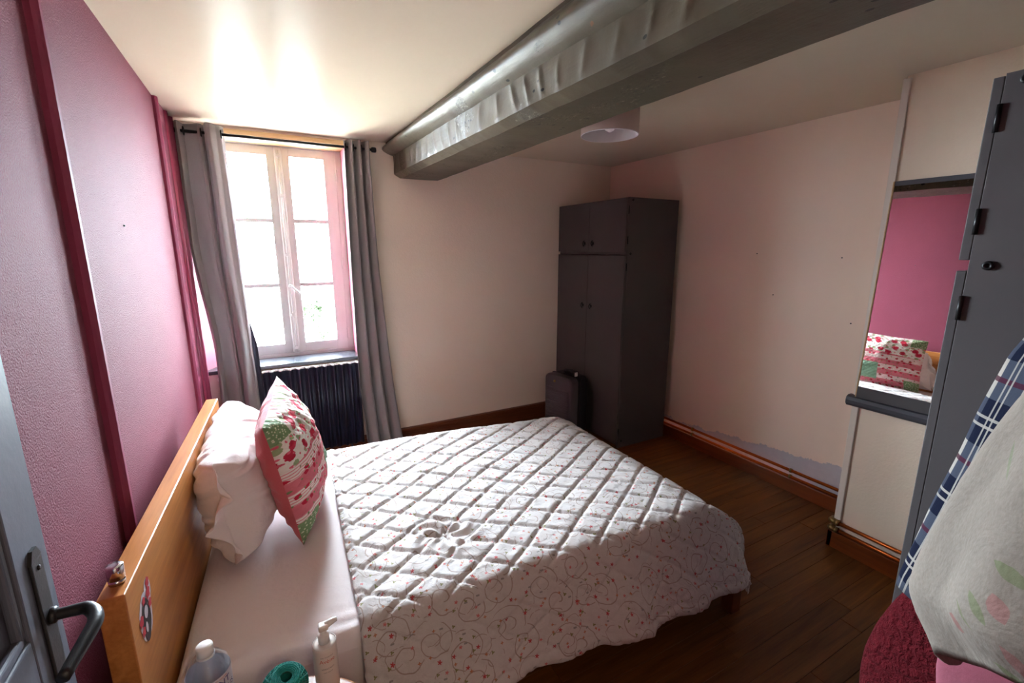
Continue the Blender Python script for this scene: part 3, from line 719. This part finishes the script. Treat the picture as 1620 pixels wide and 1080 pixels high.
# ------------------------------------------------------------------ mirror and ledge on the proud wall
mi = thing('mirror', 'tall wall mirror reflecting the mauve wall beside the near wardrobe', 'mirror', (WB-.004, .82, 1.98)); mi.rotation_euler = (0, math.radians(2.3), 0)
Y0, Y1 = -.34, YB-.022-.82
MB().box(-.008, Y0, -1.045, -.002, Y1, -0.020).build('glass', MT['mirror'], mi)
MB().box(-.0095, Y0, -0.022, -.001, Y1, 0.000, .002).build('frame_top', MT['wardback'], mi)
MB().box(-.014, Y0, -1.075, -.001, Y1, -1.018, .002).build('frame_bottom', MT['wardrobe'], mi)
for a in (Y0-.006, Y1): MB().box(-.013, a, -1.075, -.001, a+.006, 0.000, .002).build('frame_side', MT['lintel'], mi)
lg = thing('wall_ledge', 'dark grey rounded rail fixed under the mirror', 'shelf', (WB, 0, .872))
pr = [(0, .030), (-.030, .030), (-.044, .022), (-.050, .006), (-.048, -.012), (-.036, -.026), (-.018, -.031), (0, -.031)]
MB().prism([(a, b) for a, b in pr], 'y', .40, YB+.028).build('rail', MT['wardback'], lg)
MB().lathe([(.004, .008), (.006, .004), (.006, 0)], (-.02, YB+.028, 0), 12, 'y').build('end_screw', MT['darkmetal'], lg)

# ------------------------------------------------------------------ bed
B0 = (.037, 1.168); BRZ = math.atan2(-.0471, .9989)
bed = thing('bed', 'low wooden double bed with an oak veneer headboard against the mauve wall', 'bed', (B0[0], B0[1], 0), BRZ)
hb = MB().box(0, 0, .12, .051, 1.485, .92, .003).build('headboard', MT['head'], bed)
for v in (.03, 1.40): MB().box(.004, v, 0, .047, v+.055, .13, .003).build('leg', MT['bedwood'], bed)
for v in (.060, 1.40): MB().box(.052, v, .215, 2.17, v+.028, .345, .004).build('side_rail', MT['bedwood'], bed)
MB().box(2.15, .060, .215, 2.185, 1.428, .345, .004).build('foot_rail', MT['bedwood'], bed)
for v in (.030, 1.39): MB().box(2.140, v, 0, 2.200, v+.060, .23, .004).build('leg', MT['bedwood'], bed)
slat = MB().box(0, .09, .300, .09, 1.40, .318, .003).mesh('slat')
for i in range(12): link('slat', slat, MT['bedwood'], bed).location = (.12+i*.17, 0, 0)
# sticker
def on_head(v, z, dx=.0522): return Vector((dx, v, z))
sv, szv = .092, .80
def disc(mb, v, z, ra, rb, dx, nn=18, wob=0):
    c = on_head(v, z, dx); mb.raw([c]+[on_head(v+ra*math.cos(a)*(1+wob*math.sin(5*a)), z+rb*math.sin(a)*(1+wob*math.sin(5*a)), dx) for a in np.linspace(0, 2*PI, nn+1)[:-1]], [(0, i+1, (i+1) % nn+1) for i in range(nn)]); return mb
st = MB(); disc(st, sv, .79, .046, .060, .0516, 22, .04); disc(st, sv+.035, .835, .024, .034, .0517); so = st.build('sticker', MT['stickpale'], hb)
st = MB(); disc(st, sv, .785, .032, .048, .0520, 20); disc(st, sv-.004, .760, .022, .034, .0521); st.build('sticker_figure', MT['stick'], so)
st = MB()
for dv, dz, r in ((-.034, .80, .014), (-.030, .770, .012), (.034, .830, .015), (.040, .855, .013), (.036, .800, .012), (-.002, .832, .010)): disc(st, sv+dv, dz, r, r, .0523, 15, .18)
st.build('sticker_roses', MT['stickred'], so)
st = MB(); disc(st, sv+.002, .800, .013, .016, .0524); disc(st, sv-.008, .765, .007, .014, .0524); st.build('sticker_face', MT['stickpale'], so)
# mattress
def soft_box(x0, y0, z0, x1, y1, z1, bev, seg=5):
    return MB().box(x0, y0, z0, x1, y1, z1, bev, seg)
mat_ = thing('mattress', 'mattress in a white fitted sheet on the bed', 'mattress', (B0[0], B0[1], .32), BRZ)
nu, nv = 150, 110; V = []
def topz(u, v):
    e = min(u-.058, 2.05-u, v-.095, 1.425-v); r = .045; e = max(0, min(r, e)); return .212-(r-math.sqrt(max(0, r*r-(r-e)**2)))
for j in range(nv):
    for i in range(nu):
        u = .058+(2.05-.058)*i/(nu-1); v = .095+1.33*j/(nv-1)
        w = .004*mnoise.noise(Vector((u*4, v*3, 0)))+.0035*math.exp(-((v-.12)/.10)**2)*math.sin(v*110+18*mnoise.noise(Vector((u*3, 2, 0))))*(1 if u < .6 else 0)
        V.append((u, v, topz(u, v)+w-.044*float(sstep(.9, 2.0, u)*sstep(.2, 1.4, v))-.010*float(sstep(1.2, 2.0, u))-.004*float(sstep(.5, .7, u))))
mb = MB().grid(V, nu, nv)
ring_ = [(i, 0) for i in range(nu)]+[(nu-1, j) for j in range(1, nv)]+[(i, nv-1) for i in range(nu-2, -1, -1)]+[(0, j) for j in range(nv-2, 0, -1)]
top = [V[j*nu+i] for i, j in ring_]; k = len(top); SV = []
for h in (0, .35, .7, 1.0):
    for q, (a, b, c) in enumerate(top): SV.append((a, b-(.006*math.sin(PI*h) if b < .10 else 0)+(.004*math.sin(q*.35)*h if h < 1 else 0)*(1 if b < .10 else 0), c*(1-h)+.0*h))
mb.grid(SV, k, 4, True, True); mb.raw([SV[3*k+i] for i in range(k)], [tuple(range(k-1, -1, -1))])
mb.build('sheet_cover', MT['sheet'], mat_)

# quilt
def prof(pts):
    pts = np.array(pts, float)
    for _ in range(3):      # Chaikin smoothing
        a, b = pts[:-1], pts[1:]; q = np.empty((2*len(a), 2)); q[0::2] = .75*a+.25*b; q[1::2] = .25*a+.75*b
        pts = np.vstack([pts[:1], q, pts[-1:]])
    d = np.concatenate([[0], np.cumsum(np.hypot(*np.diff(pts, axis=0).T))]); return d, pts
def quilt():
    Z0 = .562
    dn, pn = prof([(.18, 0), (.125, -.003), (.098, -.016), (.078, -.055), (.045, -.13), (.0, -.22), (-.035, -.30), (-.050, -.36)])      # near side
    df, pf = prof([(1.95, 0), (2.02, -.012), (2.09, -.055), (2.17, -.115), (2.215, -.17), (2.235, -.25), (2.245, -.38)])                 # foot
    dr, pr = prof([(1.36, 0), (1.42, -.008), (1.455, -.035), (1.475, -.09), (1.485, -.20), (1.49, -.30)])                            # far side
    s0, st = .537, .0078
    s_len = (1.95-s0)+df[-1]; S_ = np.arange(0, s_len, st)+s0
    t_lo = .18-dn[-1]; t_hi = 1.36+dr[-1]; T_ = np.arange(t_lo, t_hi, st)
    s, t = np.meshgrid(S_, T_)
    hemcut = np.interp(s, [.5, 1.0, 1.35, 1.58, 1.6, 1.88, 1.9, 2.3], [.05, .055, .05, .0, .022, .0, .02, .04])     # how much shorter than the longest drop
    dist_n = np.clip(.18-t, 0, None); sc_ = (dn[-1]-hemcut)/dn[-1]; dist_n = dist_n*sc_
    dist_f = np.clip(s-1.95, 0, None); dist_r = np.clip(t-1.36, 0, None)
    u = np.where(s > 1.95, np.interp(dist_f, df, pf[:, 0]), s)
    v = np.where(t < .18, np.interp(dist_n, dn, pn[:, 0]), np.where(t > 1.36, np.interp(dist_r, dr, pr[:, 0]), t))
    zf = -np.interp(dist_f, df, pf[:, 1]); zn = -np.where(t < .5, np.interp(dist_n, dn, pn[:, 1]), np.interp(dist_r, dr, pr[:, 1]))
    drop = (zf**3+zn**3)**(1/3)
    sag = .035*sstep(.9, 2.0, s)*sstep(.2, 1.4, t)+.008*sstep(1.2, 2., s)
    z = Z0-sag*(1-sstep(0, .2, drop))-drop
    # corner fullness: pull the corner cloth in a little
    cfn = sstep(.02, .2, zf)*sstep(.02, .2, zn); u = u-.035*cfn; v = v+.03*cfn
    # ripples down the hanging near side
    rip = sstep(.05, .30, zn)*(t < .5)
    v = v-rip*(.011*np.sin(s*9.5+.4)+.006*np.sin(s*21+1.3)); u = u+sstep(.05, .3, zf)*.014*np.sin(t*13+1)
    z = z+rip*.006*np.sin(s*30)
    P = np.stack([u, v, z], -1)
    gu = np.gradient(P, axis=1); gv = np.gradient(P, axis=0); N = np.cross(gu, gv); N /= np.linalg.norm(N, axis=-1, keepdims=True)+1e-12
    a = (s-1.16)/.195+(t-.058)/.14; b = (s-1.16)/.195-(t-.058)/.14
    # slightly wandering seams
    wob = .05*np.sin(s*7+t*3)+.04*np.sin(t*11-s*4); a = a+wob; b = b-wob*.7
    pa, pb = np.abs(np.sin(PI*a)), np.abs(np.sin(PI*b)); puff = (np.clip(pa/.30, 0, 1)*np.clip(pb/.30, 0, 1))**.75
    # pinched crater of creases
    du_, dv_ = s-.90, (t-.40); rr = np.hypot(du_, dv_); th = np.arctan2(dv_, du_)
    cr = np.exp(-(rr/.13)**2)
    crease = cr*(.010*np.sin(th*7+3*np.sin(rr*30))-.016*np.exp(-(rr/.04)**2))
    soft = np.zeros_like(s)
    for i in range(s.shape[0]):
        for j in range(s.shape[1]):
            x_, y_ = s[i, j], t[i, j]
            soft[i, j] = .0045*mnoise.noise(Vector((x_*7, y_*7, 3)))+.003*mnoise.noise(Vector((x_*22, y_*18, 7)))+.0015*mnoise.noise(Vector((x_*50, y_*40, 1)))
    # cross-lap of a ridge over the bed, shallow
    ridge = .006*np.exp(-((t-(1.02-.25*(s-.6)))/.05)**2)*sstep(.6, .8, s)*(1-sstep(1.2, 1.5, s))
    amp = .0125*(1-.40*sstep(.05, .25, drop))
    hem = np.minimum.reduce([(s-s0), (s_len+s0-s), (t-t_lo), (t_hi-t)]); hemroll = .006*np.exp(-((hem-.022)/.012)**2)-.004*np.exp(-((hem-.045)/.006)**2)
    P = P+N*(amp*puff+crease+soft+ridge+hemroll-.004)[..., None]
    ny_, nx_ = s.shape; V = P.reshape(-1, 3)
    t_ = thing('quilt', 'white quilted bedspread with small red flower print spread over the bed', 'quilt', (B0[0], B0[1], 0), BRZ)
    me = bpy.data.meshes.new('quilt_top'); idx = np.arange(ny_*nx_).reshape(ny_, nx_)
    F = np.stack([idx[:-1, :-1], idx[:-1, 1:], idx[1:, 1:], idx[1:, :-1]], -1).reshape(-1, 4)
    me.from_pydata(V.tolist(), [], F.tolist()); me.update(); me.polygons.foreach_set('use_smooth', [True]*len(F))
    l = me.uv_layers.new(name='UVMap'); li = np.empty(len(me.loops), int); me.loops.foreach_get('vertex_index', li)
    uvs = np.stack([s.ravel(), t.ravel()], -1)[li]; l.data.foreach_set('uv', uvs.ravel().astype(np.float32))
    o = link('cover', me, MT['quilt'], t_)
    md = o.modifiers.new('thickness', 'SOLIDIFY'); md.thickness = .010; md.offset = -1
quilt()

# pillows
def pillow_surface(c00, c10, c11, c01, th, side, nn=70, pinch=.05, seed=0, pw=2.2, wr=.006, ex=.55, px=None):
    """c00 low near, c10 low far, c11 high far, c01 high near; side +1 front, -1 back"""
    A = [Vector(c) for c in (c00, c10, c11, c01)]; nrm = (A[1]-A[0]).cross(A[3]-A[0]).normalized()
    V, UV = [], []
    ctr = sum(A, Vector())/4
    for j in range(nn):
        for i in range(nn):
            a, b = i/(nn-1), j/(nn-1)
            # edges bow inwards between the corners
            x, y = 2*a-1, 2*b-1; ax = x*(1-pinch*(1-y*y)); ay = y*(1-pinch*(1-x*x)); aa, bb = (ax+1)/2, (ay+1)/2
            p = A[0]*(1-aa)*(1-bb)+A[1]*aa*(1-bb)+A[2]*aa*bb+A[3]*(1-aa)*bb
            f = max(0, (1-abs(x)**(px or pw))*(1-abs(y)**pw))**ex
            q = Vector((a*5+seed, b*5, side*3+seed))
            edge = (1-f)
            w = f*th*.5*(1+.12*mnoise.noise(q))+ (wr*mnoise.noise(Vector((a*13, b*13, seed+side)))+ .6*wr*math.sin(40*(a*.5+b)+8*mnoise.noise(q)))*min(1, f*2.5)*(.4+edge)
            V.append(p+nrm*side*w); UV.append((a, b))
    return V, UV, nn
def bedpt(u, v, z): return (u, v, z)
pt = thing('pillow', 'plump white pillow propped against the headboard', 'pillow', (B0[0], B0[1], .535), BRZ)
PC = [(.180, .555, .030), (.205, 1.24, .030), (.115, 1.30, .420), (.130, .655, .375)]
for sd, nm in ((1, 'front'), (-1, 'back')):
    V, UV, nn = pillow_surface(*PC, .30 if sd > 0 else .19, sd, 90, .02, 3, 3.6, .011, .48, 7); MB().grid(V, nn, nn).build(nm, MT['pillow'], pt)
# loose hem of the pillowcase standing out from the near end
V = []; n1, n2 = 50, 14; A0, A1 = Vector(PC[0]), Vector(PC[3])
for j in range(n2):
    for i in range(n1):
        a, b = i/(n1-1), j/(n2-1); p = A0.lerp(A1, .10+.86*a)
        sw = math.sin(PI*a)**.6
        V.append(p+Vector((.050*math.sin(a*9+.6)*b*sw+.012*math.sin(a*27)*b, .012-.060*b*(.5+.5*sw), -.030*b*b+.010*math.sin(a*21)*b)))
MB().grid(V, n1, n2).build('case_hem', MT['pillow'], pt, solid=.003)
cu = thing('cushion', 'patchwork floral cushion with pink back standing against the white pillow', 'cushion', (B0[0], B0[1], .545), BRZ)
CC = [(.395, .585, .008), (.485, 1.21, .008), (.335, 1.27, .512), (.300, .620, .490)]
V, UV, nn = pillow_surface(*CC, .235, 1, 80, .045, 9, 2.3, .007); MB().grid(V, nn, nn).build('patchwork_front', MT['patch'], cu, uv=UV)
V, UV, nn = pillow_surface(*CC, .215, -1, 70, .045, 11, 2.3, .006); MB().grid(V, nn, nn).build('pink_back', MT['cushpink'], cu)

# ------------------------------------------------------------------ small things on the headboard and nightstand
def bw(u, v): return (B0[0]+u*.9989+v*.0471, B0[1]-u*.0471+v*.9989)
x, y = bw(.024, .055)
lc = thing('lip_balm', 'shiny silver cylinder standing on the headboard end', 'lip balm', (x, y, .92))
MB().lathe([(.0158, 0), (.0158, .012)], n=24).build('base', MT['silver'], lc); MB().lathe([(.0165, .0125), (.0165, .042), (.0158, .0445), (.006, .045)], n=24).build('cap', MT['silver'], lc)

NZ = .55
ns = thing('side_table', 'round wooden side table beside the near side of the bed under the bottles', 'table', (.33, .90, 0))
MB().lathe([(.10, NZ-.026), (.255, NZ-.026), (.262, NZ-.020), (.265, NZ-.010), (.262, NZ-.003), (.255, NZ)], n=64).build('top', MT['stand'], ns)
MB().lathe([(.19, NZ-.075), (.20, NZ-.070), (.20, NZ-.026)], n=48).build('apron', MT['stand'], ns)
for q in range(4):
    a = PI/4+q*PI/2; c, d = math.cos(a), math.sin(a)
    MB().tube([(c*.165, d*.165, NZ-.05), (c*.18, d*.18, .25), (c*.20, d*.20, .0)], [.020, .018, .012], 12).build('leg', MT['stand'], ns)

def wrap(vf, r, ang0, z0, mirror=False):
    v, f = vf; V = []
    for x, y, z in v:
        a = ang0+x/r; V.append((r*math.cos(a), r*math.sin(a), z0+y))
    return V, f
ANG = math.atan2(-1.08, .2)         # towards the camera
wbt = thing('water_bottle', 'clear plastic water bottle with white cap and violet lettered label', 'bottle', (.228, 1.078, NZ))
R = .043
MB().lathe([(.030, .002), (.039, .0), (R, .010), (R, .06), (R-.002, .065), (R, .07), (R, .184), (R-.001, .188), (.040, .198), (.030, .215), (.0175, .226), (.0145, .230), (.0145, .236)], n=40, cap=False).build('body', MT['clear'], wbt)
MB().lathe([(.0165, .228), (.0165, .246), (.0155, .249), (.004, .250)], n=30).build('cap', MT['white'], wbt)
MB().lathe([(.0135, .222), (.0180, .2225), (.0180, .2255), (.0135, .226)], n=30).build('neck_ring', MT['white'], wbt)
lb = MB().lathe([(R+.0006, .095), (R+.0006, .184)], n=40, cap=False).build('label', MT['labelw'], wbt)
for txt, sz, z0, mt in (('MONT', .021, .166, 'inkblue'), ('ROUCOUS', .018, .146, 'inkblue'), ('eau minérale naturelle', .0055, .179, 'inkred')):
    v, f = wrap(text_mesh(txt, sz), R+.0012, ANG+.25, z0); MB().raw(v, f).build('lettering', MT[mt], lb)
v, f = wrap(text_mesh('1 L', .012), R+.0012, ANG-1.1, .105); MB().raw(v, f).build('lettering', MT['inkblue'], lb)

lo = thing('lotion_pump_bottle', 'white pump bottle with coral script label in front of the mattress', 'bottle', (.470, 1.088, NZ))
R2 = .029
MB().lathe([(.026, 0), (R2, .004), (R2, .122), (.027, .130), (.020, .133), (.012, .134), (.012, .140)], n=36).build('body', MT['lotion'], lo)
MB().lathe([(.0135, .135), (.0140, .158), (.0125, .160), (.0085, .161), (.0085, .172)], n=28).build('collar', MT['pumpw'], lo)
MB().lathe([(.0275, .1325), (.029, .1335), (.0275, .1345)], n=36, cap=False).build('shoulder_rim', MT['pumpw'], lo)
hd = MB(); hd.box(-.011, -.010, .170, .013, .010, .186, .004, 3); hd.tube([(.006, 0, .179), (.024, .005, .182), (.034, .008, .181)], [.0085, .0075, .0055], 12); hd.build('pump_head', MT['pumpw'], lo)
AN2 = math.atan2(-1.09, -.04)
for txt, sz, z0, mt in (('Avène', .015, .100, 'inkred'), ('EAU THERMALE', .0045, .112, 'inkgrey'), ('XERACALM', .0062, .078, 'inkgrey'), ('huile lavante', .0045, .068, 'inkgrey')):
    v, f = wrap(text_mesh(txt, sz), R2+.0006, AN2+.1, z0); MB().raw(v, f).build('lettering', MT[mt], lo)

yb = thing('yarn_ball', 'teal ball of yarn between the two bottles', 'yarn', (.372, 1.082, NZ+.050))
YC = .052
core = MB().lathe([(.010, -.040), (.026, -.036), (.034, -.018), (.036, 0), (.034, .016), (.022, .018), (.010, .006)], n=30); core.build('core', MT['yarn'], yb)
axis = Vector((.15, -.25, 1)).normalized()
for layer in range(5):
    ys_ = MB()
    for q in range(16):
        # great-circle-like winds that leave a hole at the pole
        a = 2*PI*(q+layer*.2)/16; tilt = 1.00+.06*layer
        e1 = Vector((math.cos(a), math.sin(a), 0)); e2 = Vector((-math.sin(a)*math.cos(tilt), math.cos(a)*math.cos(tilt), math.sin(tilt)))
        rot = Vector((0, 0, 1)).rotation_difference(axis)
        ys_.tube([rot @ ((e1*math.cos(x)+e2*math.sin(x))*(YC-.002*layer+.001)) for x in np.linspace(0, 2*PI, 33)[:-1]], .0019, 5, closed=True)
    ys_.build('strand_layer', MT['yarn'], yb)
# ------------------------------------------------------------------ room door (open along the left wall)
dr1 = thing('door_1', 'slate blue panelled door standing open at the left edge', None, (.070, .940, 0), math.radians(1.2), kind='structure')
# local: face towards the room at x=0, leaf back at x=-.04; free edge y=0, hinge side y=-.93
LW = .93
def dpart(nm, b, bev=.003, mat='doorpaint', par=dr1): return MB().box(*b, bev).build(nm, MT[mat], par)
dpart('stile', (-.04, -.105, .01, 0, 0, 2.03)); dpart('stile', (-.04, -LW, .01, 0, -LW+.105, 2.03))
for z0, z1 in ((.01, .22), (.86, 1.10), (1.90, 2.03)): dpart('rail', (-.04, -LW+.103, z0, -.001, -.103, z1))
for z0, z1 in ((.22, .86), (1.10, 1.90)):
    dpart('panel', (-.030, -LW+.10, z0-.005, -.016, -.10, z1+.005), .002)
    q = MB(); a, b = -LW+.105, -.105
    for bx in ((-.016, a, z0, -.004, a+.016, z1), (-.016, b-.016, z0, -.004, b, z1), (-.016, a, z0, -.004, b, z0+.016), (-.016, a, z1-.016, -.004, b, z1)): q.box(*bx, .004)
    q.build('panel_moulding', MT['doorpaint'], dr1)
hd = MB(); HP = -.052; HZ = 1.095
hd.box(.0, HP-.019, HZ-.125, .005, HP+.019, HZ+.105, .002); hd.prism([(HP-.019, HZ+.104), (HP+.019, HZ+.104), (HP+.008, HZ+.122), (HP-.008, HZ+.122)], 'x', 0, .005)
plate = hd.build('handle_plate', MT['iron'], dr1)
lv_ = MB(); pts = []
for k in np.linspace(0, 1, 22):
    a = k*PI*.5
    pts.append((.004+.062*math.sin(min(1, k*1.9)*PI/2)-.018*max(0, k-.55)*2, HP+.004-.140*max(0, k-.25)**1.15*1.3, HZ-.012*k-.012*max(0, k-.5)))
lv_.tube(pts, [.0085+.002*math.sin(PI*k) for k in np.linspace(0, 1, 22)], 12); lv_.lathe([(.013, .004), (.013, .010), (.010, .013)], (0, HP+.004, HZ), 16, 'x'); lv_.build('lever', MT['iron'], plate)
for z in (HZ+.09, HZ-.11): MB().lathe([(.0045, .005), (.0035, .0068), (.001, .007)], (0, HP, z), 10, 'x').build('screw', MT['darkmetal'], plate)
for z in (.25, 1.05, 1.80): MB().lathe([(.008, -.05), (.008, .05)], (-.002, -LW-.006, z), 12).build('hinge', MT['iron'], dr1)

# ------------------------------------------------------------------ clothes on the hook rail
hr = thing('coat_hook_rail', 'wooden coat hook rail holding the clothes at the right edge', 'hook rail', (1.1, YN, 1.86))
MB().box(0, 0, -.04, .75, .018, .04, .004).build('board', MT['stand'], hr)
for x in (.06, .34, .48, .66): MB().tube([(x, .018, .0), (x, .05, -.005), (x, .075, .005), (x, .08, .03)], [.006, .006, .006, .008], 10).build('hook', MT['iron'], hr)

def garment(nm, label, cx, zs, rs, mat, folds, seed, fa=.012, asp=1.0, parent=None, a0=-1.75, a1=1.75, hem=0, rows=60):
    """cloth hanging from a hook: half-cone of folds around (cx, wall), rs = reach into the room at heights zs"""
    t = parent or thing(nm, label, 'clothing', (cx, YN+.012, 0), 0, 'clothes on the hook rail')
    nu = 110; V, UV = [], []; z_hi, z_lo = zs[0], zs[-1]
    xs_ = -np.array(zs); 
    for j in range(rows):
        z = z_hi+(z_lo-z_hi)*j/(rows-1); r0 = float(np.interp(-z, xs_, rs))
        for i in range(nu):
            th = a0+(a1-a0)*i/(nu-1)
            k = (z_hi-z)/(z_hi-z_lo)
            r = r0+fa*(.3+k)*math.sin(th*folds+seed+2.6*k+1.5*mnoise.noise(Vector((k*2, th, seed))))+fa*.7*mnoise.noise(Vector((th*2.5, k*5, seed)))
            X = r*asp*math.sin(th); Y = max(.004, r*math.cos(th)*(1.0 if abs(th) < PI/2 else .0)+.006)
            zz = z+hem*k**4*max(0.0, -math.sin(th))
            V.append((X, Y, zz)); UV.append((th*.22, zz))
    o = MB().grid(V, nu, rows).build('cloth', mat, t, uv=UV, solid=.004)
    return t
gj = garment('sweatshirt', 'grey marl sweatshirt with leaf print hanging at the right edge', 1.20, [1.86, 1.75, 1.63, 1.487, 1.431, 1.375, 1.308, 1.227, 1.188, 1.159, 1.126, 1.105], [.066, .090, .130, .180, .197, .211, .222, .235, .237, .226, .207, .198], MT['jersey'], 9, 1.2, .006, .50, hem=.11)
gp = garment('plaid_shirt', 'navy and white plaid shirt behind the grey sweatshirt', 1.49, [1.86, 1.75, 1.60, 1.497, 1.386, 1.301, 1.214, 1.13, 1.046, 1.02], [.075, .14, .22, .262, .284, .298, .313, .327, .341, .343], MT['plaid'], 6, .4, .006, .36)
gr_ = garment('fleece_robe', 'crimson fleece robe hanging lowest behind the plaid shirt', 1.755, [1.86, 1.7, 1.4, 1.1, .872, .803, .72, .639, .576, .50, .35], [.06, .12, .22, .32, .395, .425, .452, .470, .474, .47, .45], MT['red'], 5, 2.2, .008, .26)
gk = garment('pink_top', 'pink cloth showing under the grey sweatshirt\'s hem', 1.335, [1.86, 1.7, 1.4, 1.1, 1.01, .98, .8, .7], [.06, .09, .14, .20, .232, .228, .20, .18], MT['pinkcloth'], 5, 4.2, .004, .10)
